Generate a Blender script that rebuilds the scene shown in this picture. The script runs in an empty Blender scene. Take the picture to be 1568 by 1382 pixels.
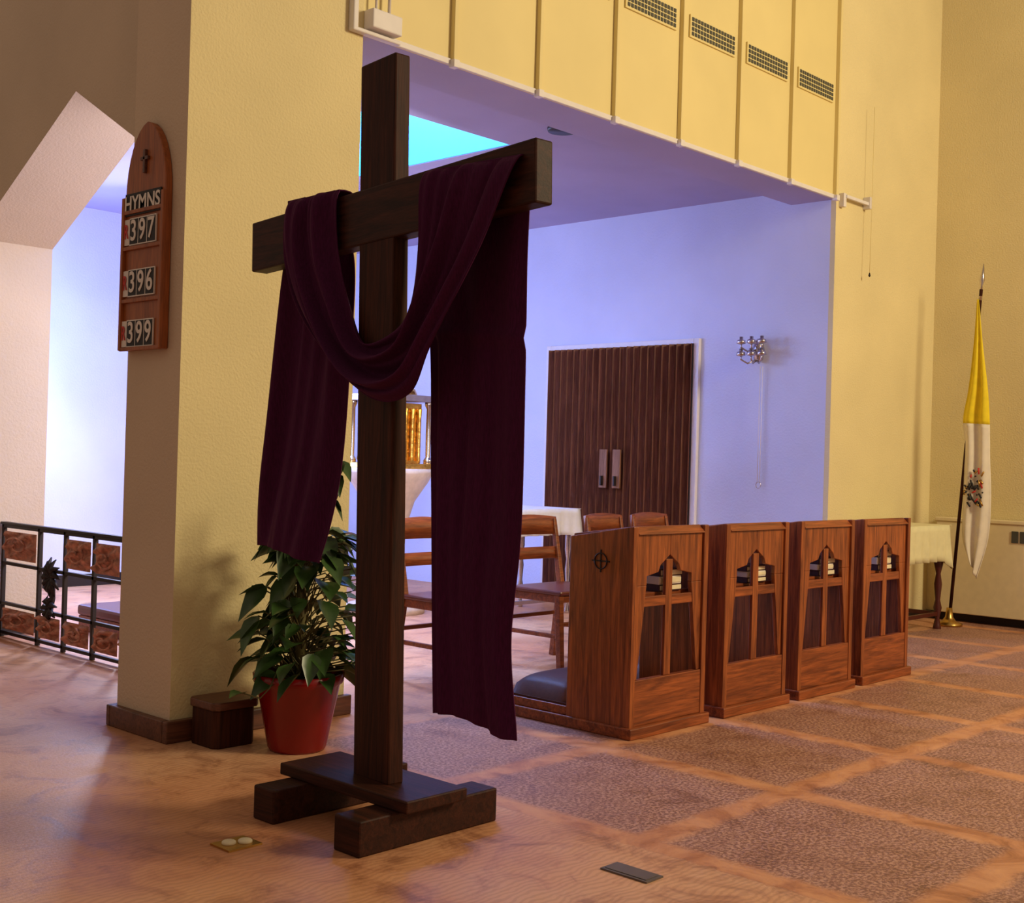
import bpy, bmesh, math, random
from mathutils import Vector, Matrix, noise as mnoise
random.seed(7)
S=bpy.context.scene
S.view_settings.view_transform='Standard'
S.view_settings.look='None'
S.view_settings.exposure=0.0
COL=S.collection

# ---------------- materials ----------------
def srgb(r,g,b):
    f=lambda c:(c/255/12.92) if c/255<=0.04045 else ((c/255+0.055)/1.055)**2.4
    return (f(r),f(g),f(b),1)
def newmat(name):
    m=bpy.data.materials.new(name);m.use_nodes=True
    nt=m.node_tree;b=nt.nodes['Principled BSDF'];return m,nt,b
def ramp(nt,fac,stops):
    r=nt.nodes.new('ShaderNodeValToRGB')
    while len(r.color_ramp.elements)<len(stops): r.color_ramp.elements.new(0.5)
    for e,(p,c) in zip(r.color_ramp.elements,stops): e.position=p;e.color=c
    nt.links.new(fac,r.inputs[0]);return r.outputs[0]
def coords(nt,scale=(1,1,1)):
    t=nt.nodes.new('ShaderNodeTexCoord');m=nt.nodes.new('ShaderNodeMapping')
    m.inputs['Scale'].default_value=scale
    nt.links.new(t.outputs['Object'],m.inputs[0]);return m.outputs[0]
def noise(nt,vec,scale,detail=4,dist=0.0,rough=.5):
    n=nt.nodes.new('ShaderNodeTexNoise');n.inputs['Scale'].default_value=scale
    n.inputs['Detail'].default_value=detail;n.inputs['Distortion'].default_value=dist
    n.inputs['Roughness'].default_value=rough
    nt.links.new(vec,n.inputs['Vector']);return n.outputs['Fac']
def bump(nt,b,h,strength,dist=0.01):
    n=nt.nodes.new('ShaderNodeBump');n.inputs['Strength'].default_value=strength
    n.inputs['Distance'].default_value=dist
    nt.links.new(h,n.inputs['Height']);nt.links.new(n.outputs[0],b.inputs['Normal'])
def mix(nt,fac,a,b,mode='MIX'):
    n=nt.nodes.new('ShaderNodeMix');n.data_type='RGBA';n.blend_type=mode
    for s,v in ((n.inputs[0],fac),(n.inputs[6],a),(n.inputs[7],b)):
        if isinstance(v,(int,float,tuple)): s.default_value=v
        else: nt.links.new(v,s)
    return n.outputs[2]
def plain(name,c,rough=.5,metal=0,var=.12,nscale=18,bumps=0.0,spec=.5):
    m,nt,b=newmat(name);v=coords(nt)
    f=noise(nt,v,nscale)
    lo=tuple(x*(1-var) for x in c[:3])+(1,);hi=tuple(min(1,x*(1+var)) for x in c[:3])+(1,)
    nt.links.new(ramp(nt,f,[(.3,lo),(.7,hi)]),b.inputs['Base Color'])
    b.inputs['Roughness'].default_value=rough;b.inputs['Metallic'].default_value=metal
    b.inputs['Specular IOR Level'].default_value=spec
    if bumps: bump(nt,b,f,bumps)
    return m
def plaster(name,c,bs=.35,scale=70):
    m,nt,b=newmat(name);v=coords(nt)
    f=noise(nt,v,1.3,3);g=noise(nt,v,scale,3)
    lo=tuple(x*.93 for x in c[:3])+(1,);hi=tuple(min(1,x*1.05) for x in c[:3])+(1,)
    nt.links.new(ramp(nt,f,[(.3,lo),(.7,hi)]),b.inputs['Base Color'])
    b.inputs['Roughness'].default_value=.85
    bump(nt,b,g,bs,.01);return m
def wood(name,dark,light,axis='Z',rough=.4,sc=1.0,spec=.5):
    m,nt,b=newmat(name)
    s={'Z':(14,14,.9),'X':(.9,14,14),'Y':(14,.9,14)}[axis]
    v=coords(nt,tuple(x*sc for x in s))
    f=noise(nt,v,2.2,6,1.2,.6)
    s2=tuple(x*4 for x in s);v2=coords(nt,s2);g=noise(nt,v2,3,4)
    c=ramp(nt,f,[(.32,dark),(.5,tuple((a+b_)/2 for a,b_ in zip(dark,light))),(.68,light)])
    c2=ramp(nt,g,[(.35,(.7,.7,.7,1)),(.6,(1,1,1,1))])
    nt.links.new(mix(nt,1.0,c,c2,'MULTIPLY'),b.inputs['Base Color'])
    b.inputs['Roughness'].default_value=rough
    b.inputs['Specular IOR Level'].default_value=spec
    bump(nt,b,g,.12,.004);return m

M={}
M['wall_y']=plaster('plaster_cream',srgb(224,208,158),.38,85)
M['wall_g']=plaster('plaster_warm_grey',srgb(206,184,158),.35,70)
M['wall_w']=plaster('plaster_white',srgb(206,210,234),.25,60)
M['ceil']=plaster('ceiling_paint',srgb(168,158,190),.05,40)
M['panel']=plain('panel_paint',srgb(226,208,146),.6,var=.04,nscale=2)
M['trimw']=plain('painted_trim',srgb(224,218,218),.5,var=.03)
M['wbase']=wood('baseboard_wood',srgb(74,40,27),srgb(116,68,46),'X')
M['cross']=wood('dark_stained_wood',srgb(40,15,8),srgb(74,35,20),'Z',.6,spec=.18)
M['crossx']=wood('dark_stained_wood_beam',srgb(38,15,8),srgb(70,33,20),'Y',.55,spec=.2)
M['pewz']=wood('red_oak_vertical',srgb(98,42,17),srgb(178,96,46),'Z',.38)
M['pewx']=wood('red_oak_rail',srgb(98,42,17),srgb(172,90,44),'X',.38)
M['chair']=wood('chair_wood',srgb(104,46,20),srgb(160,84,42),'X',.38)
M['seat']=plain('maroon_seat',srgb(96,38,26),.35)
M['legw']=plain('mahogany_leg',srgb(74,24,16),.35)
M['dark']=plain('black_iron',srgb(38,28,28),.5,.3)
M['leather']=plain('brown_leather',srgb(72,34,24),.5,bumps=.05,nscale=60,spec=.22)
M['brass']=plain('brass',srgb(190,150,80),.3,1)
M['bronze']=plain('bronze_relief',srgb(186,124,100),.5,.15,var=.5,nscale=26,bumps=.6)
M['silver']=plain('silver_metal',srgb(200,190,190),.25,1)
M['black']=plain('black_board',srgb(26,20,22),.6)
M['white']=plain('white_card',srgb(225,215,205),.6,var=.03)
M['red']=plain('red_card',srgb(190,50,40),.6)
M['board']=wood('hymn_board_wood',srgb(140,70,28),srgb(176,98,44),'Z',.4,.6)
M['door']=wood('accordion_wood',srgb(92,50,34),srgb(136,84,62),'Z',.5,spec=.3)
M['doorp']=wood('door_plate_wood',srgb(120,78,54),srgb(168,120,88),'Z',.6,spec=.2)
M['pot']=plain('red_glazed_pot',srgb(128,14,16),.25,var=.15,nscale=6)
M['soil']=plain('soil',srgb(50,36,26),.9)
M['leaf']=plain('pothos_leaf',srgb(52,78,34),.35,var=.45,nscale=9)
M['stem']=plain('stem',srgb(96,90,50),.6)
M['linen']=plain('cream_linen',srgb(220,212,168),.8,var=.05)
M['linenw']=plain('white_linen',srgb(225,222,225),.8,var=.05)
M['heater']=plain('heater_enamel',srgb(228,212,170),.5,var=.04)
M['stone']=plain('pedestal_stone',srgb(200,180,165),.5)
M['gold']=plain('gold_leaf',srgb(230,180,90),.3,1,var=.3,nscale=30,bumps=.4)
M['slate']=plain('grey_plate',srgb(96,84,78),.5)
M['book']=plain('book_cover',srgb(60,24,26),.5)
M['page']=plain('book_pages',srgb(220,205,170),.8)
M['flagy']=plain('flag_yellow',srgb(236,210,30),.8,var=.08)
M['flagw']=plain('flag_white',srgb(226,216,196),.8,var=.05)
M['grille']=plain('grille_dark',srgb(70,70,62),.6)
m,nt,b=newmat('purple_drape')
v=coords(nt,(60,60,12));f=noise(nt,v,3,4)
nt.links.new(ramp(nt,f,[(.3,srgb(56,9,44)),(.75,srgb(72,16,58))]),b.inputs['Base Color'])
b.inputs['Roughness'].default_value=.9;b.inputs['Specular IOR Level'].default_value=.2
b.inputs['Sheen Weight'].default_value=.12;b.inputs['Sheen Tint'].default_value=srgb(170,50,130)
bump(nt,b,f,.12,.004);M['cloth']=m
m,nt,b=newmat('skylight_glow')
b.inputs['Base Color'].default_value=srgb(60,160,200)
b.inputs['Emission Color'].default_value=srgb(50,175,235);b.inputs['Emission Strength'].default_value=.55  # cyan emission imitates daylight on the shaft sides; roof pane shares it
M['sky_glow']=m
# floor
m,nt,b=newmat('floor_aggregate')
v=coords(nt)
big=noise(nt,v,1.1,5,.4);mid=noise(nt,v,4.5,7,1.0,.68)
c1=ramp(nt,big,[(.3,srgb(190,130,94)),(.5,srgb(208,152,112)),(.72,srgb(220,174,136))])
c2=ramp(nt,mid,[(.36,(.50,.40,.36,1)),(.46,(.86,.80,.78,1)),(.54,(1,1,1,1)),(.66,(1.0,1.0,1.0,1))])
terr=mix(nt,.8,c1,c2,'MULTIPLY')
w=nt.nodes.new('ShaderNodeTexWave');w.wave_type='RINGS';w.inputs['Scale'].default_value=14;w.inputs['Distortion'].default_value=9
w.inputs['Detail'].default_value=2;w.inputs['Detail Scale'].default_value=.7
nt.links.new(v,w.inputs['Vector'])
terr=mix(nt,.35,terr,ramp(nt,w.outputs['Fac'],[(.2,(.6,.55,.5,1)),(.6,(1,1,1,1))]),'MULTIPLY')
sp=noise(nt,v,75,2,0,.7)
car=ramp(nt,sp,[(.42,srgb(134,92,78)),(.50,srgb(160,114,96)),(.58,srgb(188,144,122))])
car=mix(nt,.6,car,c2,'MULTIPLY')
band=mix(nt,.6,ramp(nt,mid,[(.3,srgb(186,122,84)),(.7,srgb(214,156,112))]),c2,'MULTIPLY')
sep=nt.nodes.new('ShaderNodeSeparateXYZ');nt.links.new(v,sep.inputs[0])
def math_(op,a,bb=0.0,c=None):
    n=nt.nodes.new('ShaderNodeMath');n.operation=op
    for i,x in enumerate((a,bb,c)):
        if x is None: continue
        if isinstance(x,(int,float)): n.inputs[i].default_value=x
        else: nt.links.new(x,n.inputs[i])
    return n.outputs[0]
wob=math_('MULTIPLY',math_('SUBTRACT',mid,.5),.10)
def bandmask(co,off,width):
    a=math_('ADD',math_('SUBTRACT',co,off),wob)
    a=math_('DIVIDE',a,.9);a=math_('FRACT',math_('ADD',a,100.5));a=math_('ABSOLUTE',math_('SUBTRACT',a,.5))
    n=nt.nodes.new('ShaderNodeMapRange');nt.links.new(a,n.inputs[0]);n.inputs[1].default_value=width-.022;n.inputs[2].default_value=width+.022
    n.inputs[3].default_value=1;n.inputs[4].default_value=0;return n.outputs[0]
mk=math_('MAXIMUM',bandmask(sep.outputs[0],3.17,.062),bandmask(sep.outputs[1],2.37,.062))
cb=mix(nt,mk,car,band)
reg=math_('MULTIPLY',math_('GREATER_THAN',math_('ADD',sep.outputs[0],wob),3.12),math_('LESS_THAN',math_('ADD',sep.outputs[1],wob),4.15))
col=mix(nt,reg,terr,cb)
nt.links.new(col,b.inputs['Base Color'])
nt.links.new(ramp(nt,mid,[(.3,(.42,)*3+(1,)),(.7,(.58,)*3+(1,))]),b.inputs['Roughness'])
b.inputs['Specular IOR Level'].default_value=.38
bump(nt,b,sp,.2,.004);M['floor']=m

# ---------------- geometry helpers ----------------
class MB:
    def __init__(s): s.v=[];s.f=[];s.m=[];s.mats=[];s.sm=[]
    def mi(s,mat):
        if mat not in s.mats: s.mats.append(mat)
        return s.mats.index(mat)
    def add(s,vs,fs,mat,smooth=False):
        o=len(s.v);s.v+= [tuple(p) for p in vs];k=s.mi(mat)
        for f in fs: s.f.append([i+o for i in f]);s.m.append(k);s.sm.append(smooth)
    def box(s,a,b,mat):
        x0,y0,z0=[min(p,q) for p,q in zip(a,b)];x1,y1,z1=[max(p,q) for p,q in zip(a,b)]
        s.add([(x0,y0,z0),(x1,y0,z0),(x1,y1,z0),(x0,y1,z0),(x0,y0,z1),(x1,y0,z1),(x1,y1,z1),(x0,y1,z1)],
              [(0,3,2,1),(4,5,6,7),(0,1,5,4),(1,2,6,5),(2,3,7,6),(3,0,4,7)],mat)
    def bar(s,p,q,w,d,mat,ref=(0,1,0),w2=None,d2=None):
        p=Vector(p);q=Vector(q);t=(q-p).normalized();r=Vector(ref)
        a=(r-t*r.dot(t)).normalized();c=t.cross(a)
        w2=w if w2 is None else w2;d2=d if d2 is None else d2
        vs=[]
        for P,ww,dd in((p,w,d),(q,w2,d2)):
            for i,j in((-1,-1),(1,-1),(1,1),(-1,1)): vs.append(P+c*(i*ww/2)+a*(j*dd/2))
        s.add(vs,[(0,3,2,1),(4,5,6,7),(0,1,5,4),(1,2,6,5),(2,3,7,6),(3,0,4,7)],mat)
    def tube(s,pts,r,mat,n=8):
        pts=[Vector(p) for p in pts];R=r if isinstance(r,(list,tuple)) else [r]*len(pts)
        vs=[]
        for i,p in enumerate(pts):
            t=(pts[min(i+1,len(pts)-1)]-pts[max(i-1,0)]).normalized()
            up=Vector((0,0,1)) if abs(t.z)<.9 else Vector((1,0,0))
            a=t.cross(up).normalized();c=t.cross(a)
            for k in range(n):
                an=2*math.pi*k/n;vs.append(p+(a*math.cos(an)+c*math.sin(an))*R[i])
        fs=[]
        for i in range(len(pts)-1):
            for k in range(n):
                fs.append((i*n+k,i*n+(k+1)%n,(i+1)*n+(k+1)%n,(i+1)*n+k))
        fs.append(tuple(range(n-1,-1,-1)));fs.append(tuple((len(pts)-1)*n+k for k in range(n)))
        s.add(vs,fs,mat,True)
    def lathe(s,c,prof,mat,n=28,flute=0):
        vs=[];
        for r,z in prof:
            for k in range(n):
                an=2*math.pi*k/n;rr=r*(1+flute*(1 if k%2 else -1));vs.append((c[0]+rr*math.cos(an),c[1]+rr*math.sin(an),c[2]+z))
        fs=[]
        for i in range(len(prof)-1):
            for k in range(n): fs.append((i*n+k,i*n+(k+1)%n,(i+1)*n+(k+1)%n,(i+1)*n+k))
        fs.append(tuple(range(n-1,-1,-1)));fs.append(tuple((len(prof)-1)*n+k for k in range(n)))
        s.add(vs,fs,mat,True)
    def prism(s,poly,axis,a,b,mat):
        def P(u,v,w):
            return {'X':(w,u,v),'Y':(u,w,v),'Z':(u,v,w)}[axis]
        n=len(poly);vs=[P(u,v,a) for u,v in poly]+[P(u,v,b) for u,v in poly]
        fs=[tuple(range(n)),tuple(range(2*n-1,n-1,-1))]+[(i,i+n,(i+1)%n+n,(i+1)%n) for i in range(n)]
        s.add(vs,fs,mat)
    def grid(s,P,mat,smooth=True):
        h=len(P);w=len(P[0]);s.add([p for r in P for p in r],[(i*w+j,i*w+j+1,(i+1)*w+j+1,(i+1)*w+j) for i in range(h-1) for j in range(w-1)],mat,smooth)
    def obj(s,name,parent=None,bevel=0,solid=0,loc=None,recalc=True):
        me=bpy.data.meshes.new(name)
        off=Vector(loc) if loc else Vector((0,0,0))
        me.from_pydata([tuple(Vector(p)-off) for p in s.v],[],s.f)
        for mt in s.mats: me.materials.append(mt)
        for p,k,sm in zip(me.polygons,s.m,s.sm): p.material_index=k;p.use_smooth=sm
        if recalc:
            bm=bmesh.new();bm.from_mesh(me);bmesh.ops.recalc_face_normals(bm,faces=bm.faces);bm.to_mesh(me);bm.free()
        o=bpy.data.objects.new(name,me);COL.objects.link(o);o.location=off
        if solid:
            md=o.modifiers.new('solid','SOLIDIFY');md.thickness=solid;md.offset=0
        if bevel:
            md=o.modifiers.new('bevel','BEVEL');md.width=bevel;md.segments=2;md.limit_method='ANGLE'
        if parent:
            o.parent=parent;o.location=off-parent.location
        return o
def empty(name,loc=(0,0,0)):
    e=bpy.data.objects.new(name,None);COL.objects.link(e);e.location=loc;e.empty_display_size=.1
    return e
def boxobj(name,a,b,mat,parent=None,bevel=0):
    m=MB();m.box(a,b,mat);return m.obj(name,parent,bevel)

# ---------------- room shell ----------------
YC=4.48;ZT=6.2
boxobj('floor',(-4,-5,-.1),(10.0,10.2,0),M['floor'])
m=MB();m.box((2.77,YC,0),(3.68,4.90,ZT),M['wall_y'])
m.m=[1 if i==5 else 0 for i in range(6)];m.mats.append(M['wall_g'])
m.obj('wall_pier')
m=MB()
a0,a1,sp_,ap=5.19,7.65,2.46,3.14
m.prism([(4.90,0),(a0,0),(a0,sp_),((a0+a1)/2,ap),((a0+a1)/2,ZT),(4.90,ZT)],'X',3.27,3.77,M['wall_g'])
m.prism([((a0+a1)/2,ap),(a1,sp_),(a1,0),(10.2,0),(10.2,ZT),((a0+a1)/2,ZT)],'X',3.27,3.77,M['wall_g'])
m.obj('wall_arch')
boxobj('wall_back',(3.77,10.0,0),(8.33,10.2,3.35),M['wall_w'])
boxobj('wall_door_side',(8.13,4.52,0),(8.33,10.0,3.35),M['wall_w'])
boxobj('wall_right_front',(8.13,YC,0),(10.0,4.52,ZT),M['wall_y'])
boxobj('wall_right',(9.8,-5,0),(10.0,YC,ZT),M['wall_y'])
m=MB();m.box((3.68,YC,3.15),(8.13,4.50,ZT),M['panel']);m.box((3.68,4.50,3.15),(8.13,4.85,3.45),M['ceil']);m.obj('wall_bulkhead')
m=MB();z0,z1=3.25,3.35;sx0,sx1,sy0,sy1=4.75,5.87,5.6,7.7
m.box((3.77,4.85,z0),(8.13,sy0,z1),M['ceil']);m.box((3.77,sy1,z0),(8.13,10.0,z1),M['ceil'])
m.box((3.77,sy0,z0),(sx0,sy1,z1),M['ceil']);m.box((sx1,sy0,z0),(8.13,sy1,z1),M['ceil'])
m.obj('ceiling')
m=MB();h=4.5
m.box((sx0-.08,sy0-.08,z1),(sx1+.08,sy0,h),M['wall_w']);m.box((sx0-.08,sy0,z1),(sx0,sy1,h),M['wall_w'])
m.box((sx1-.01,sy0,z0+.005),(sx1+.08,sy1,h),M['sky_glow']);m.box((sx0-.08,sy1-.01,z0+.005),(sx1+.08,sy1+.08,h),M['sky_glow'])  # shaft sides glow by themselves in place of plain walls lit from above
m.box((sx0-.08,sy0-.08,h),(sx1+.08,sy1+.08,h+.05),M['sky_glow'])
m.obj('glowing_shaft_1')
m=MB()
for x in (4.25,4.88,5.53,6.17,6.81,7.46,8.09):
    m.box((x-.013,YC-.03,3.15),(x+.013,YC,ZT),M['panel'])
    m.box((x-.02,YC-.04,3.13),(x+.02,YC,3.17),M['trimw'])
m.box((3.68,YC-.012,3.145),(8.13,YC,3.175),M['trimw'])
m.obj('trim_1',bevel=.003)
for i,(xa,xb) in enumerate(((4.25,4.88),(4.88,5.53),(5.53,6.17),(6.17,6.81),(6.81,7.46),(7.46,8.09))):
    m=MB();xa+=.08;xb-=.06
    m.box((xa,YC-.012,3.825),(xb,YC-.002,3.965),M['panel'])
    n=15;pw=(xb-xa-.02)/n
    for k in range(n):
        for r in range(4):
            x0=xa+.01+k*pw;z=3.838+r*.030
            m.box((x0+.006,YC-.016,z),(x0+pw-.004,YC-.011,z+.022),M['grille'])
    m.obj('air_vent')
m=MB();m.box((2.735,4.445,0),(3.70,YC,.09),M['wbase']);m.box((2.735,YC,0),(2.77,4.90,.09),M['wbase']);m.box((2.735,4.9,0),(3.27,4.93,.09),M['wbase'])
m.obj('baseboard_pier',bevel=.005)
m=MB();m.box((8.13,4.46,0),(9.8,YC,.06),M['dark']);m.box((9.775,-5,0),(9.8,YC,.06),M['dark']);m.obj('baseboard_right')
m=MB();m.box((3.25,a1-.02,0),(3.77,a1,.1),M['dark']);m.box((3.77,9.97,0),(8.13,10,.1),M['dark']);m.box((8.11,4.52,0),(8.13,5.6,.08),M['wbase']);m.obj('baseboard_back')

# ---------------- accordion door ----------------
e=empty('accordion_door',(8.1,6.46,0))
m=MB();y0,y1=5.67,7.17;n=21;rows=[[],[]]
for i in range(n*2+1):
    y=y0+(y1-y0)*i/(n*2);x=8.122 if i%2 else 8.066
    rows[0].append((x,y,.02));rows[1].append((x,y,2.15))
m.grid(rows,M['door'],False);m.obj('folded_panels',e,solid=.006)
m=MB();m.box((8.095,y1,0),(8.13,y1+.05,2.19),M['trimw']);m.box((8.095,y0-.05,0),(8.13,y0,2.19),M['trimw']);m.box((8.095,y0,2.15),(8.13,y1,2.19),M['trimw'])
m.obj('frame',e,.004)
m=MB();m.box((8.05,6.34,.98),(8.07,6.42,1.30),M['doorp']);m.box((8.05,6.48,.98),(8.07,6.56,1.30),M['doorp'])
m.bar((8.035,6.38,1.0),(8.035,6.38,1.08),.03,.015,M['dark']);m.bar((8.035,6.52,1.0),(8.035,6.52,1.08),.03,.015,M['dark'])
m.obj('handle_plates',e,.003)

# ---------------- cross ----------------
c=Vector((2.64,3.045,0));A=Vector((.091,.996,0));N=Vector((-.996,.091,0));RT=-A
def cp(u,z,w=0.0): return c+RT*u+N*w+Vector((0,0,z))
tilt=math.radians(1.85)
def ct(u,z,w):
    z-=.14
    return cp(-.024+u*math.cos(tilt)-z*math.sin(tilt), .14+z*math.cos(tilt)+u*math.sin(tilt) ,w)
def ctbox(m,u0,u1,z0,z1,w0,w1,mat):
    vs=[ct(u,z,w) for u,z,w in((u0,z0,w0),(u1,z0,w0),(u1,z0,w1),(u0,z0,w1),(u0,z1,w0),(u1,z1,w0),(u1,z1,w1),(u0,z1,w1))]
    m.add(vs,[(0,3,2,1),(4,5,6,7),(0,1,5,4),(1,2,6,5),(2,3,7,6),(3,0,4,7)],mat)
e=empty('wooden_cross',tuple(c))
m=MB();ctbox(m,-.098,.098,.145,2.505,-.06,0,M['cross']);m.obj('post',e,.006)
m=MB();ctbox(m,-.80,.775,1.90,2.085,-.064,.004,M['crossx']);m.obj('crossbeam',e,.006)
m=MB()
m.box((2.40,2.83,0),(2.99,2.95,.11),M['crossx']);m.box((2.41,3.27,0),(2.99,3.38,.11),M['crossx'])
m.obj('foot_bars',e,.006)
m=MB();m.box((2.55,2.79,.11),(2.81,3.43,.15),M['crossx'])
m.obj('base_plate',e,.005)

def cr(pts,t):
    n=len(pts)-1;x=t*n;i=min(int(x),n-1);f=x-i
    g=lambda k:Vector(pts[max(0,min(n,k))])
    p0,p1,p2,p3=g(i-1),g(i),g(i+1),g(i+2)
    return .5*((2*p1)+(p2-p0)*f+(2*p0-5*p1+4*p2-p3)*f*f+(3*p1-p0-3*p2+p3)*f**3)
e=empty('purple_drape',tuple(c))
up=[(-.30,2.07,-.085),(-.29,2.098,-.03),(-.285,2.07,.03),(-.265,1.88,.035),(-.19,1.70,.03),(-.10,1.565,.02),(.05,1.585,.02),(.165,1.665,.03),(.205,1.85,.03),(.21,2.055,.03),(.21,2.084,-.03),(.22,2.05,-.085)]
lo=[(-.62,2.075,-.085),(-.62,2.108,-.03),(-.615,2.07,.03),(-.605,1.90,.04),(-.50,1.71,.05),(-.32,1.54,.06),(-.03,1.385,.09),(.20,1.390,.09),(.31,1.54,.07),(.50,1.80,.05),(.63,2.03,.035),(.635,2.066,-.03),(.65,2.03,-.085)]
m=MB();P=[]
for i in range(161):
    t=i/160;a=cr(up,t);b_=cr(lo,t);row=[]
    k=math.sin(math.pi*min(1,max(0,(t-.12)/.76)))
    for j in range(81):
        s=j/80
        ph=2*math.pi*(2.4*s+.45*math.sin(3.2*t+.5))+.6
        fold=math.sin(ph+.8*math.sin(ph))
        nz=mnoise.noise(Vector((s*3.2,t*3.5,1.7)));nz2=mnoise.noise(Vector((s*12-t*5,t*3,4.1)))
        sq=s+.04*math.sin(ph*1.0+1)*k*math.sin(math.pi*s)
        q=a.lerp(b_,min(1,max(0,sq)))
        w=q.z+(.008+.032*k)*fold+.04*nz*k+.014*nz2
        if q.z>0: w=max(w,.012)
        row.append(cp(q.x,q.y+.008*k*nz,w))
    P.append(row)
m.grid(P,M['cloth']);m.obj('swag',e,solid=.004)
def tail(name,le,re,w0,du,nf,seed,bottom=0.0,crease=None):
    m=MB();P=[];r=random.Random(seed);ph0=r.random()*6
    for i in range(121):
        t=i/120;a=cr(le,t);b_=cr(re,t);row=[]
        for j in range(61):
            s=j/60;q=a.lerp(b_,s);g_=.35+.65*(1-t)
            nz=mnoise.noise(Vector((s*2.5,t*1.5,seed)));nz2=mnoise.noise(Vector((s*8,t*1.6,seed+3)))
            w=w0+.016*g_*math.sin(s*2*math.pi*nf+ph0+1.2*t)+.045*nz*min(1,t*3)+.022*nz2*min(1,t*4)
            if crease: w+=.010*math.exp(-((t-crease-.01*s)/.010)**2)
            if t<.2: w=min(w,-.075)
            row.append(cp(q.x+du,q.y+bottom*t*math.sin(s*5),w))
        P.append(row)
    m.grid(P,M['cloth']);m.obj(name,e,solid=.004)
tail('left_fall',[(-.58,2.07),(-.61,1.89),(-.67,1.55),(-.725,1.25),(-.765,1.0),(-.78,.84)],[(-.29,2.06),(-.20,1.88),(-.22,1.55),(-.245,1.2),(-.285,.95),(-.32,.815)],-.088,-.163,2.5,1,.008)
tail('right_fall',[(.22,2.05),(.235,1.8),(.265,1.5),(.285,1.15),(.315,.85),(.35,.39)],[(.72,2.03),(.72,1.85),(.735,1.45),(.73,1.0),(.69,.66),(.735,.385)],-.088,-.163,3.0,5,.012,.34)

# ---------------- kneelers ----------------
def kneeler(x0,w=.57):
    e=empty('prayer_kneeler',(x0+w/2,3.6,0))
    yf=3.28;yb=3.64;H=.92;x1=x0+w;t=.035
    m=MB()
    for xa in (x0,x1-t):
        m.prism([(yf,.0),(yb,.0),(yb,.86),(yf+.16,.895),(yf+.02,H),(yf,H)],'X',xa,xa+t,M['pewz'])
    m.obj('side_panels',e,.004)
    m=MB();m.box((x0-.015,yf-.02,0),(x1+.015,yb+.38,.05),M['pewx']);m.obj('plinth',e,.006)
    m=MB();X0=x0+t;X1=x1-t;xm=(X0+X1)/2
    yA,yB=yf+.012,yf+.035
    m.prism([(X0,.05),(X1,.05),(X1,.25),(X0,.25)],'Y',yA-.008,yB,M['pewx'])
    li_b,li_t=X0+.025,X0+.08;ri_b,ri_t=X1-.025,X1-.08;zt=.66
    m.prism([(X0,.25),(li_b,.25),(li_t,zt),(X0,zt)],'Y',yA,yB,M['pewz'])
    m.prism([(ri_b,.25),(X1,.25),(X1,zt),(ri_t,zt)],'Y',yA,yB,M['pewz'])
    m.prism([(X0,zt),(li_t,zt),(li_t,.70),(xm-.085,.715),(xm-.07,.745),(xm,.79),(xm,.885),(X0,.885)],'Y',yA,yB,M['pewz'])
    m.prism([(X1,zt),(X1,.885),(xm,.885),(xm,.79),(xm+.07,.745),(xm+.085,.715),(ri_t,.70),(ri_t,zt)],'Y',yA,yB,M['pewz'])
    m.obj('front_frame',e,.003)
    m=MB();m.box((xm-.025,yA+.002,.25),(xm+.025,yB-.003,.77),M['pewz']);m.box((li_t-.02,yA+.003,.565),(ri_t+.02,yB-.004,.61),M['pewx']);m.obj('cross_mullion',e,.003)
    m=MB();m.box((X0,yf+.03,.885),(X1,yf+.05,.905),M['pewx'])
    m.prism([(yf-.005,.885),(yf+.03,.92),(yb+.01,.87),(yb+.01,.85)],'X',X0,X1,M['pewx']);m.obj('desk_top',e,.003)
    m=MB();m.box((X0,yf+.06,.60),(X1,yb-.02,.62),M['pewx']);m.obj('book_shelf',e,.002)
    m=MB();z=.62
    for k in range(3):
        hh=random.uniform(.028,.04)
        bx0=xm-.02+random.uniform(-.01,.01);bx1=bx0+.17
        m.box((bx0,yf+.05,z),(bx1,yb-.08,z+hh),M['book'] if k!=1 else M['white']);m.box((bx0+.006,yf+.046,z+.006),(bx1-.004,yf+.09,z+hh-.006),M['page']);z+=hh
    m.obj('hymnals',e,.002)
    m=MB();m.box((x0+.0,yb,.05),(x1,yb+.36,.09),M['pewx']);m.obj('kneeler_board',e,.004)
    m=MB();P=[]
    for i in range(17):
        row=[]
        for j in range(17):
            u=i/16;v_=j/16
            bul=(1-(2*u-1)**6)*(1-(2*v_-1)**6)
            row.append((x0+.01+(w-.02)*u,yb+.01+.36*v_,.09+.09*max(0,bul)**.5+.012*math.sin(math.pi*u)))
        P.append(row)
    m.grid(P,M['leather']);m.box((x0+.01,yb+.01,.088),(x1-.01,yb+.37,.10),M['leather']);m.obj('cushion',e)
    m=MB();cy,cz=3.46,.76;xx=x0-.003
    m.tube([(xx,cy+.035*math.cos(a),cz+.035*math.sin(a)) for a in [2*math.pi*k/20 for k in range(21)]],.003,M['dark'],6)
    m.box((xx-.001,cy-.003,cz-.05),(xx+.003,cy+.003,cz+.05),M['dark']);m.box((xx-.001,cy-.05,cz-.003),(xx+.003,cy+.05,cz+.003),M['dark']);m.obj('emblem',e)
for x in (4.28,5.0,5.69,6.37): kneeler(x)

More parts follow.
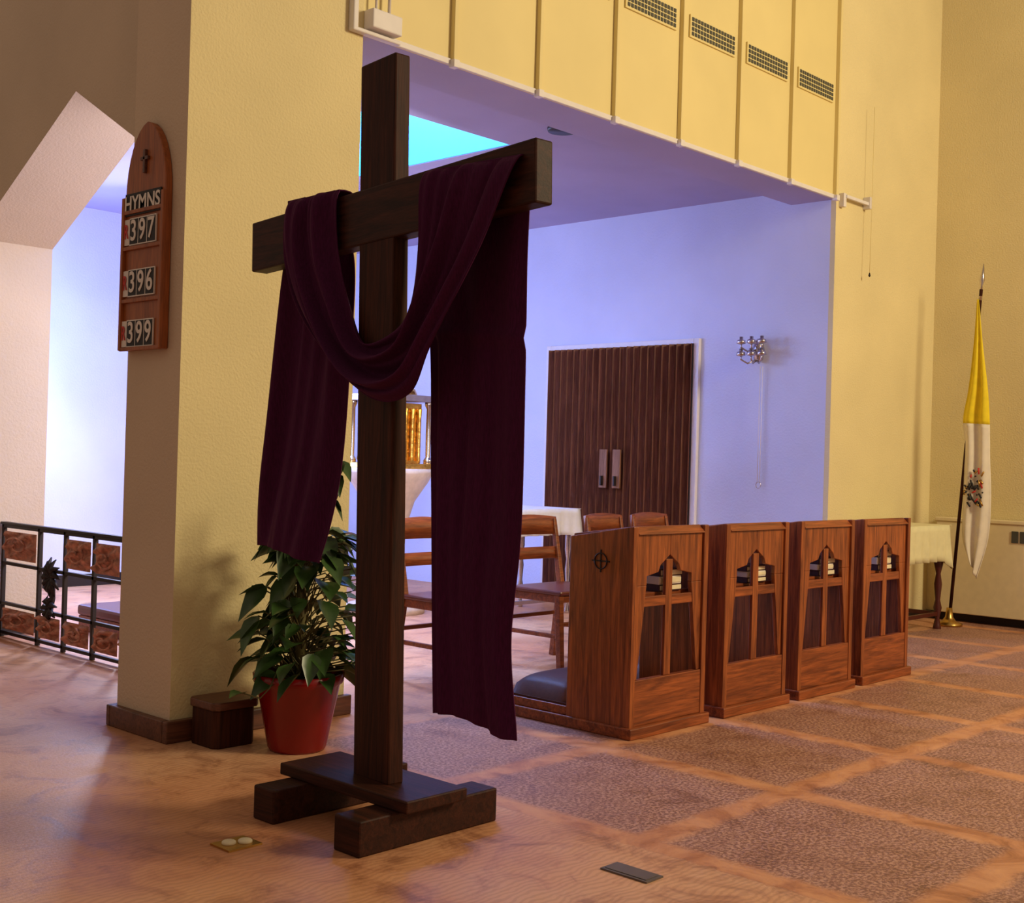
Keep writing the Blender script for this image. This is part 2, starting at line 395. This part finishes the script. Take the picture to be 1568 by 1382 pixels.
# ---------------- chairs ----------------
def chair(x0,yb,w=.42,name='wooden_chair'):
    e=empty(name,(x0+w/2,yb-.22,0));x1=x0+w;yf=yb-.42
    W=M['chair'];m=MB()
    for xx,sx in((x0+.03,-.015),(x1-.03,.015)):
        m.bar((xx+sx,yb+.05,0),(xx,yb-.01,.45),.034,.04,W,ref=(0,1,0));m.bar((xx,yb-.01,.45),(xx,yb+.06,.84),.034,.04,W,w2=.026,d2=.026)
        m.bar((xx+sx,yf-.0,0),(xx,yf+.04,.45),.032,.036,W,w2=.038,d2=.04)
        m.bar((xx,yf+.02,.20),(xx,yb+.02,.20),.02,.024,W,ref=(0,0,1))
    m.bar((x0+.03,yf+.02,.27),(x1-.03,yf+.02,.27),.02,.024,W,ref=(0,0,1));m.bar((x0+.03,yb+.02,.27),(x1-.03,yb+.02,.27),.02,.024,W,ref=(0,0,1))
    m.box((x0+.03,yf+.03,.39),(x1-.03,yf+.05,.435),W);m.box((x0+.03,yb-.03,.39),(x1-.03,yb-.01,.435),W)
    m.box((x0+.02,yf+.03,.39),(x0+.04,yb-.01,.435),W);m.box((x1-.04,yf+.03,.39),(x1-.02,yb-.01,.435),W)
    m.obj('legs_and_frame',e,.004)
    m=MB()
    for za,zb,cv in((.745,.85,.02),(.60,.67,.015)):
        P0=[];P1=[]
        for k in range(11):
            s=k/10;x=x0+.015+(w-.03)*s;y=yb+.0+.07*((za-.45)/.41)+cv*math.sin(math.pi*s)
            top=zb+(.015*math.sin(math.pi*s) if za>.7 else 0)
            P0.append((x,y,za));P1.append((x,y+.012,top))
        m.grid([P0,P1],W)
    m.obj('back_slats',e,solid=.02)
    m=MB();m.box((x0,yf,.435),(x1,yb,.46),M['seat']);m.obj('seat',e,.01)
for x,y,w_ in((4.45,4.98,.42),(5.29,4.98,.5),(6.07,5.0,.4),(6.55,5.0,.42)): chair(x,y,w_)

# ---------------- recess furniture ----------------
e=empty('tabernacle',(6.3,7.2,0));cx,cy=6.3,7.2
m=MB();m.lathe((cx,cy,0),[(.30,0),(.30,.06),(.16,.1),(.13,.4),(.14,.65),(.2,.85),(.30,1.0),(.33,1.06),(.33,1.1)],M['stone'],32);m.obj('pedestal',e)
m=MB();m.box((cx-.28,cy-.24,1.10),(cx+.28,cy+.24,1.14),M['gold'])
m.box((cx-.18,cy-.15,1.14),(cx+.18,cy+.15,1.60),M['gold'])
for dx in(-.22,.22):
    for dy in(-.19,.19): m.lathe((cx+dx,cy+dy,1.14),[(.035,0),(.035,.03),(.02,.05),(.022,.25),(.02,.42),(.035,.45),(.035,.47)],M['silver'],12)
for k in range(5):
    m.lathe((cx-.14+.07*k,cy-.17,1.16),[(.018,0),(.012,.04),(.014,.3),(.02,.4)],M['gold'],8)
    m.lathe((cx-.19,cy-.14+.07*k,1.16),[(.018,0),(.012,.04),(.014,.3),(.02,.4)],M['gold'],8)
m.box((cx-.28,cy-.24,1.61),(cx+.28,cy+.24,1.66),M['silver']);m.obj('shrine',e,.004)
m=MB();m.lathe((cx,cy,1.66),[(.2,0),(.18,.05),(.1,.1),(.03,.13),(.01,.2)],M['gold'],24);m.obj('dome',e)
def table(name,x0,x1,y0,y1,h,drop,cl,leg,k_=1.0):
    e=empty(name,((x0+x1)/2,(y0+y1)/2,0))
    m=MB();m.box((x0+.02,y0+.02,h-.03),(x1-.02,y1-.02,h-.008),leg)
    prof=[(r_*k_,z_) for r_,z_ in [(.024,0),(.02,.03),(.012,.08),(.024,.16),(.014,.22),(.022,.34),(.013,.42),(.026,.5),(.02,h-.03)]]
    for xx in(x0+.06,x1-.06):
        for yy in(y0+.05,y1-.05): m.lathe((xx,yy,0),prof,leg,14)
    m.box((x0+.06,y0+.04,.10),(x1-.06,y0+.06,.13),leg);m.box((x1-.07,y0+.05,.1),(x1-.05,y1-.05,.13),leg)
    m.obj('table_frame',e,.003)
    m=MB();per=[]
    cor=[(x0,y0),(x1,y0),(x1,y1),(x0,y1)]
    for i in range(4):
        a=cor[i];b_=cor[(i+1)%4];nx,ny=[(0,-1),(1,0),(0,1),(-1,0)][i]
        for k in range(24):
            s=k/24;per.append((a[0]+(b_[0]-a[0])*s,a[1]+(b_[1]-a[1])*s,nx,ny,s))
    P=[]
    for r in range(7):
        row=[]
        for (x,y,nx,ny,s) in per+[per[0]]:
            f=r/6;cor_=max(0,1-min(s,1-s)*6)
            d=.012+.018*f*math.sin(s*40)*(1-cor_)+.05*f*cor_
            z=h-f*drop*(1+.25*cor_)
            row.append((min(max(x+nx*d,x0-.05),x1+.06),min(y+ny*d,y1+.0),z))
        P.append(row)
    m.grid(P,cl);m.add([(a[0]-.0,a[1],h+.001) for a in [(x0-.012,y0-.012),(x1+.012,y0-.012),(x1+.012,y1),(x0-.012,y1)]],[(0,1,2,3)],cl)
    m.obj('table_cloth',e,solid=.003)
table('side_table',8.40,9.20,4.04,4.42,.79,.27,M['linen'],M['legw'],1.35)
table('linen_covered_table',6.7,7.5,6.3,6.9,.82,.2,M['linenw'],M['silver'])
e=empty('kneeling_bench',(4.2,7.1,0))
m=MB();m.box((4.0,6.6,0),(4.35,7.6,.1),M['chair']);m.obj('bench_base',e,.005)
m=MB();m.box((3.99,6.59,.1),(4.36,7.61,.17),M['seat']);m.obj('bench_pad',e,.02)

e=empty('wall_sconce',(8.1,5.08,2.06))
m=MB();m.lathe((8.10,5.08,1.98),[(.01,0),(.035,.02),(.05,.09),(.03,.16),(.01,.18)],M['silver'],16)
for k in(-1,0,1):
    for zz in(2.0,2.09):
        m.tube([(8.09,5.08,zz),(8.03,5.08+.05*k,zz-.03),(8.0,5.08+.09*k,zz),(8.0,5.08+.09*k,zz+.03)],.007,M['silver'],8)
        m.lathe((8.0,5.08+.09*k,zz+.02),[(.01,0),(.036,.01),(.03,.035),(.014,.04),(.014,.06)],M['silver'],12)
m.obj('candle_arms',e)
m=MB();m.tube([(8.10,5.06,1.95),(8.10,5.06,1.08)],.003,M['trimw'],6);m.tube([(8.10,5.04,1.95),(8.10,5.04,1.08)],.003,M['trimw'],6)
m.tube([(8.10,5.05+.02*math.cos(a),1.055+.025*math.sin(a)) for a in [2*math.pi*k/16 for k in range(17)]],.003,M['silver'],6);m.obj('pull_cord',e)

m=MB();m.lathe((5.75,5.05,3.225),[(.09,0),(.095,.01),(.095,.03)],M['dark'],24);m.obj('ceiling_downlight')

e=empty('wall_bracket',(8.3,4.45,3.18))
m=MB();m.box((8.17,4.44,3.10),(8.21,YC,3.20),M['trimw']);m.box((8.2,4.43,3.165),(8.56,4.45,3.19),M['trimw']);m.box((8.53,4.42,3.14),(8.56,YC,3.23),M['trimw']);m.obj('arm',e,.004)
m=MB();m.tube([(8.54,4.41,3.9),(8.54,4.41,3.17),(8.53,4.41,2.66)],.002,M['panel'],6);m.lathe((8.53,4.41,2.63),[(.004,0),(.009,.01),(.004,.03)],M['dark'],8);m.obj('cord',e)
e=empty('electrical_box',(3.74,4.42,3.22))
m=MB();m.box((3.68,4.41,3.17),(3.86,YC,3.26),M['trimw']);m.box((3.59,4.44,3.15),(3.62,YC,3.5),M['trimw']);m.box((3.59,4.44,3.14),(3.88,YC,3.16),M['trimw']);m.obj('housing',e,.006)
m=MB();m.tube([(3.80,4.44,3.26),(3.80,4.44,4.2)],.008,M['trimw']);m.tube([(3.72,4.44,3.26),(3.72,4.44,4.2)],.006,M['trimw']);m.obj('conduit',e)

# ---------------- hymn board ----------------
e=empty('hymn_board',(2.75,4.735,1.6))
yl,yr=4.895,4.575;ym=(yl+yr)/2
poly=[(yr,1.615),(yr,2.27)]
for k in range(1,9):
    t=k/8;poly.append((yr+(ym-yr)*(1-math.cos(t*math.pi/2*.92))/(1-math.cos(math.pi/2*.92)),2.27+.31*math.sin(t*math.pi/2*.92)/math.sin(math.pi/2*.92)))
right=poly[1:-1]
for (y,z) in reversed(right): poly.append((2*ym-y,z))
poly.append((yl,1.615))
m=MB();m.prism(poly,'X',2.735,2.768,M['board']);m.obj('backboard',e,.004)
m=MB()
for z in(2.205,2.05,1.825,1.61+.01):
    m.box((2.722,yr,z-.008),(2.736,yl,z+.008),M['board'])
m.box((2.72,yr-.006,1.615),(2.736,yr+.012,2.27),M['board']);m.box((2.72,yl-.012,1.615),(2.736,yl+.006,2.27),M['board']);m.obj('slat_rails',e,.002)
m=MB();m.box((2.728,4.60,2.19),(2.734,4.885,2.285),M['black'])
rowz=(2.12,1.90,1.685)
for z in rowz:
    m.box((2.728,4.845,z-.055),(2.734,4.885,z+.055),M['white'])
    m.box((2.727,4.63,z-.058),(2.7335,4.842,z+.058),M['white'])
    for k in range(3): m.box((2.7262,4.84-.07*k-.066,z-.053),(2.7275,4.84-.07*k-.002,z+.053),M['black'])
m.obj('number_cards',e)
m=MB();m.box((2.722,ym-.008,2.36),(2.735,ym+.008,2.46),M['wbase']);m.box((2.722,ym-.03,2.415),(2.735,ym+.03,2.43),M['wbase']);m.obj('small_cross',e,.002)
def text(s,y,z,size,mat,bold=.0,sx=1.0):
    cu=bpy.data.curves.new('t','FONT');cu.body=s;cu.size=size;cu.align_x='CENTER';cu.align_y='CENTER';cu.extrude=.001;cu.offset=bold
    o=bpy.data.objects.new('lettering',cu);COL.objects.link(o);cu.materials.append(mat)
    Mx=Matrix(((0,0,-1),(-1,0,0),(0,1,0))).to_4x4()
    o.matrix_world=Matrix.Translation((2.7245,y,z))@Mx@Matrix.Diagonal((sx,1,1,1))
    dg=bpy.context.evaluated_depsgraph_get();me=bpy.data.meshes.new_from_object(o.evaluated_get(dg))
    mw=o.matrix_world.copy();bpy.data.objects.remove(o)
    n=bpy.data.objects.new('lettering',me);COL.objects.link(n)
    me.transform(mw);n.parent=e;n.matrix_parent_inverse=Matrix.Translation(-e.location)
text('HYMNS',4.742,2.237,.09,M['white'],.0015,.95)
for s,z in zip(('397','396','399'),rowz):
    for k,chh in enumerate(s): text(chh,4.84-.07*k-.034,z,.125,M['white'],.0015,.86)
    text('R',4.865,z,.085,M['red'],.0015,.65)

# ---------------- railing ----------------
e=empty('ornamental_railing',(3.5,6.4,0));m=MB();X=3.5
ys=[7.62,7.14,6.82,6.48,6.16,5.84,5.52,5.22];zs=[.03,.21,.46,.69]
for y in ys: m.box((X-.012,y-.012,0),(X+.012,y+.012,.70),M['dark'])
for z in zs: m.box((X-.012,5.21,z-.01),(X+.012,7.63,z+.01),M['dark'])
m.box((X-.02,5.21,.70),(X+.02,7.64,.715),M['dark']);m.obj('iron_frame',e,.002)
m=MB()
for i in range(7):
    yb_,ya=ys[i]-.03,ys[i+1]+.03
    for (za,zb) in((.49,.66),(.055,.185)):
        if i==1 and za>.4: continue
        P=[]
        for r in range(17):
            row=[]
            for k in range(17):
                u=k/16;v_=r/16;d=.05*abs(mnoise.noise(Vector((u*4+i*3,v_*3.4+za*9,.5))))+.014*math.sin(u*9+v_*13+i)
                if r in(0,16) or k in(0,16): d=0
                row.append((X-.01-d,ya+(yb_-ya)*u,za+(zb-za)*v_))
            P.append(row)
        m.grid(P,M['bronze'])
        cyy=(ya+yb_)/2;czz=(za+zb)/2;ry=(yb_-ya)*.38;rz=(zb-za)*.36
        m.tube([(X-.035,cyy+ry*math.cos(q*.5+i)*(1-q/18),czz+rz*math.sin(q*.5+i)*(1-q/18)) for q in range(15)],.007,M['bronze'],6)
m.obj('relief_plaques',e,solid=0)
m=MB()
for k in range(11):
    a=k/11*2*math.pi;m.tube([(X,6.98,.42),(X-.02,6.98+.06*math.cos(a),.42+.07*math.sin(a)),(X,6.98+.10*math.cos(a+.3),.42+.12*math.sin(a+.3))],[.012,.02,.004],M['dark'],6)
for k in range(7):
    a=k/7*2*math.pi;m.tube([(X,6.99,.24),(X-.02,6.99+.05*math.cos(a),.24+.05*math.sin(a)),(X,6.99+.08*math.cos(a+.3),.24+.08*math.sin(a+.3))],[.012,.018,.004],M['dark'],6)
m.tube([(X,6.98,.42),(X,6.96,.3),(X,6.99,.21)],.014,M['dark']);m.obj('leaf_ornament',e)

# ---------------- plant ----------------
e=empty('potted_pothos',(3.1,4.06,0));px,py=3.1,4.06
m=MB();m.lathe((px,py,0),[(.11,0),(.118,.012),(.168,.265),(.181,.275),(.185,.31),(.175,.312),(.165,.28)],M['pot'],20);
m.obj('pot',e)
m=MB();m.lathe((px,py,.26),[(.15,0),(.16,.03)],M['soil'],20);m.tube([(px,py,.25),(px,py,.85)],.022,M['stem'],10);m.obj('soil_and_moss_pole',e)
m=MB();ms=MB()
def leaf(p,d,size,roll=0):
    d=Vector(d).normalized();side=d.cross(Vector((0,0,1)))
    if side.length<.1: side=Vector((1,0,0))
    side.normalize();upv=side.cross(d)
    side=(side*math.cos(roll)+upv*math.sin(roll));upv=side.cross(d)
    outl=[(0,0),(.08,.2),(.25,.36),(.5,.34),(.75,.18),(1,0)]
    rows=[]
    for t,wd in outl:
        dr=-.35*t*t*size
        c0=Vector(p)+d*t*size+Vector((0,0,dr));wv=wd*size
        rows.append([c0-side*wv+upv*wv*.3,c0-side*wv*.5+upv*wv*.05,c0,c0+side*wv*.5+upv*wv*.05,c0+side*wv+upv*wv*.3])
    m.grid(rows,M['leaf'])
for k in range(200):
    z=.32+.62*random.random()**1.1
    rmax=.21*(1-((z-.45)/.75)**2 if z>.45 else 1)*1.0+.02
    a=random.random()*2*math.pi;r=rmax*(.35+.65*random.random())
    x=px+.03+r*math.cos(a);y=py-.03+r*math.sin(a)
    if y>4.36: continue
    sz=random.uniform(.08,.145)
    d=(math.cos(a)+random.uniform(-.4,.4),math.sin(a)+random.uniform(-.4,.4),random.uniform(-.9,.3))
    ms.tube([(px+random.uniform(-.03,.03),py+random.uniform(-.03,.03),max(.28,z-.15)),(px+r*.6*math.cos(a),py+r*.6*math.sin(a),z-.02),(x,y,z)],.003,M['stem'],5)
    if y+d[1]*sz>4.42: d=(d[0],-abs(d[1]),d[2])
    leaf((x,y,z),d,sz,random.uniform(-.5,.5))
vine=[(px,py,.8),(px+.04,py-.04,.92),(px+.08,py-.07,1.02),(px+.085,py-.08,1.12),(px+.105,py-.09,1.17)]
ms.tube(vine,.004,M['stem'],5)
for q in vine[1:]:
    for k in range(2): leaf(q,(random.uniform(-1,1),random.uniform(-1,.2),-.9),.085,random.uniform(-.5,.5))
vine2=[(px-.15,py-.05,.33),(px-.2,py-.08,.28),(px-.23,py-.06,.24),(px-.28,py-.02,.26)]
ms.tube(vine2,.003,M['stem'],5);leaf(vine2[-1],(-1,-.3,.3),.09)
m.obj('leaves',e);ms.obj('stems',e)

e=MB();x0,x1,y0,y1=2.83,3.03,4.24,4.43
ch=.022
def oct_(g_,z): return [(x0-g_+ch,y0-g_),(x1+g_-ch,y0-g_),(x1+g_,y0-g_+ch),(x1+g_,y1-ch),(x1+g_-ch,y1),(x0-g_+ch,y1),(x0-g_,y1-ch),(x0-g_,y0-g_+ch)]
e.prism(oct_(0,0),'Z',0,.155,M['cross']);e.prism(oct_(.012,0),'Z',.155,.19,M['wbase'])
e.obj('wooden_box',bevel=.006,loc=(2.93,4.335,0))

# ---------------- floor plates ----------------
m=MB();m.box((2.15,3.13,0),(2.27,3.23,.006),M['brass']);m.lathe((2.19,3.19,.006),[(.022,0),(.022,.006),(.018,.009)],M['page'],16);m.lathe((2.235,3.17,.006),[(.022,0),(.022,.006),(.018,.009)],M['page'],16)
m.obj('floor_outlet')
m=MB();m.box((2.87,2.12,0),(2.95,2.29,.005),M['slate']);m.box((2.88,2.13,.005),(2.94,2.28,.007),M['slate']);m.obj('floor_access_plate')

# ---------------- flag ----------------
K=1.02
def FK(p): return (p[0]*K,1.2+(p[1]-1.2)*K)
e=empty('papal_flag',(9.40,4.11,0))
b0=Vector((9.40,4.11,.0));t0=Vector((9.385,3.905,2.80))
m=MB();m.tube([b0+Vector((0,0,.02)),b0.lerp(t0,.93)],.013,M['cross'],10)
m.tube([b0.lerp(t0,.9),b0.lerp(t0,.94),b0.lerp(t0,.955),b0.lerp(t0,1.0)],[.015,.008,.02,.002],M['silver'],10);m.obj('pole',e)
m=MB();m.lathe((9.40,4.11,0),[(.10,0),(.10,.02),(.05,.04),(.03,.07),(.022,.14)],M['brass'],24);m.obj('stand',e)
m=MB();le=[FK(p) for p in[(3.865,2.5),(3.88,2.2),(3.915,1.85),(3.955,1.6),(3.935,1.4),(3.935,1.0),(3.93,.7),(3.86,.52)]];re=[FK(p) for p in[(3.85,2.5),(3.81,2.15),(3.77,1.85),(3.75,1.6),(3.74,1.3),(3.725,1.0),(3.74,.7),(3.82,.40)]]
P=[]
for i in range(61):
    t=i/60;a=cr(le,t);b_=cr(re,t);row=[]
    for j in range(25):
        s=j/24;q=a.lerp(b_,s);row.append((9.365+.02*min(1,t*3)*math.sin(s*12+t*3),q.x,q.y))
    P.append(row)
for (i0,i1,mt) in((0,28,M['flagy']),(27,61,M['flagw'])): m.grid(P[i0:i1],mt)
m.obj('flag_cloth',e,solid=.004)
m=MB()
for k in range(40):
    a=random.random()*6.28;r=.075*random.random()**.5;z=1.08+r*2.0*math.sin(a);y=3.92+r*math.cos(a)
    m.tube([(9.337,y,z),(9.332,y+random.uniform(-.03,.03),z+random.uniform(-.05,.05))],.007,random.choice([M['black'],M['red'],M['brass'],M['black']]),5)
m.obj('coat_of_arms',e)
e=empty('convector_heater',(9.74,3,0))
m=MB();m.box((9.68,.5,.07),(9.775,4.36,.80),M['heater']);m.box((9.67,.5,.80),(9.79,4.37,.83),M['heater']);m.obj('casing',e,.006)
m=MB()
for k in range(50):
    y=3.75-k*.065
    if k%9==8: continue
    m.box((9.672,y-.05,.66),(9.681,y,.75),M['grille'])
m.obj('grille',e)

# ---------------- lights ----------------
def area(name,loc,target,size,power,color,sy=None):
    l=bpy.data.lights.new(name,'AREA');l.energy=power;l.color=color;l.size=size
    if sy: l.shape='RECTANGLE';l.size_y=sy
    o=bpy.data.objects.new(name,l);COL.objects.link(o);o.location=loc
    o.rotation_euler=(Vector(target)-Vector(loc)).to_track_quat('-Z','Y').to_euler();return o
area('nave_light',(7.3,-2.5,4.6),(4.6,4.5,1.8),1.6,420,(1,.83,.52))
area('skylight_light',(5.3,6.65,4.4),(5.6,6.65,0),1.0,430,(.34,.48,1.0),1.9)
area('chapel_window_light',(4.0,9.3,1.9),(8.1,6.4,2.0),1.2,150,(.24,.40,1.0),1.8)
area('reveal_fill_light',(4.5,5.1,2.2),(4.1,9.2,.9),.8,70,(.80,.80,1.0),1.2)  # added fill lamp behind the pier, brightens arch reveal and back wall
area('chapel_streak_fill',(5.6,9.0,2.4),(2.2,5.6,0),.35,70,(.75,.78,1.0),.35)  # added small lamp inside the chapel, throws pale rail streaks onto the floor
w=bpy.data.worlds.new('World');S.world=w;w.use_nodes=True
bg=w.node_tree.nodes['Background'];bg.inputs[0].default_value=(1.0,.75,.56,1);bg.inputs[1].default_value=.30

# ---------------- camera ----------------
cam=bpy.data.cameras.new('camera');co=bpy.data.objects.new('camera',cam);COL.objects.link(co)
cam.sensor_fit='HORIZONTAL';cam.sensor_width=36;cam.lens=36*1900/1568;cam.clip_start=.05;cam.clip_end=100
a=math.radians(43.2);th=math.radians(1.66);p=math.atan(11/1900)
Rt=Vector((math.sin(a),-math.cos(a),0));F=Vector((math.cos(a)*math.cos(p),math.sin(a)*math.cos(p),math.sin(p)));U=Rt.cross(F)
r=Rt*math.cos(th)+U*math.sin(th);u=U*math.cos(th)-Rt*math.sin(th)
co.matrix_world=Matrix(((r.x,u.x,-F.x,0),(r.y,u.y,-F.y,0),(r.z,u.z,-F.z,1.2),(0,0,0,1)))
S.camera=co
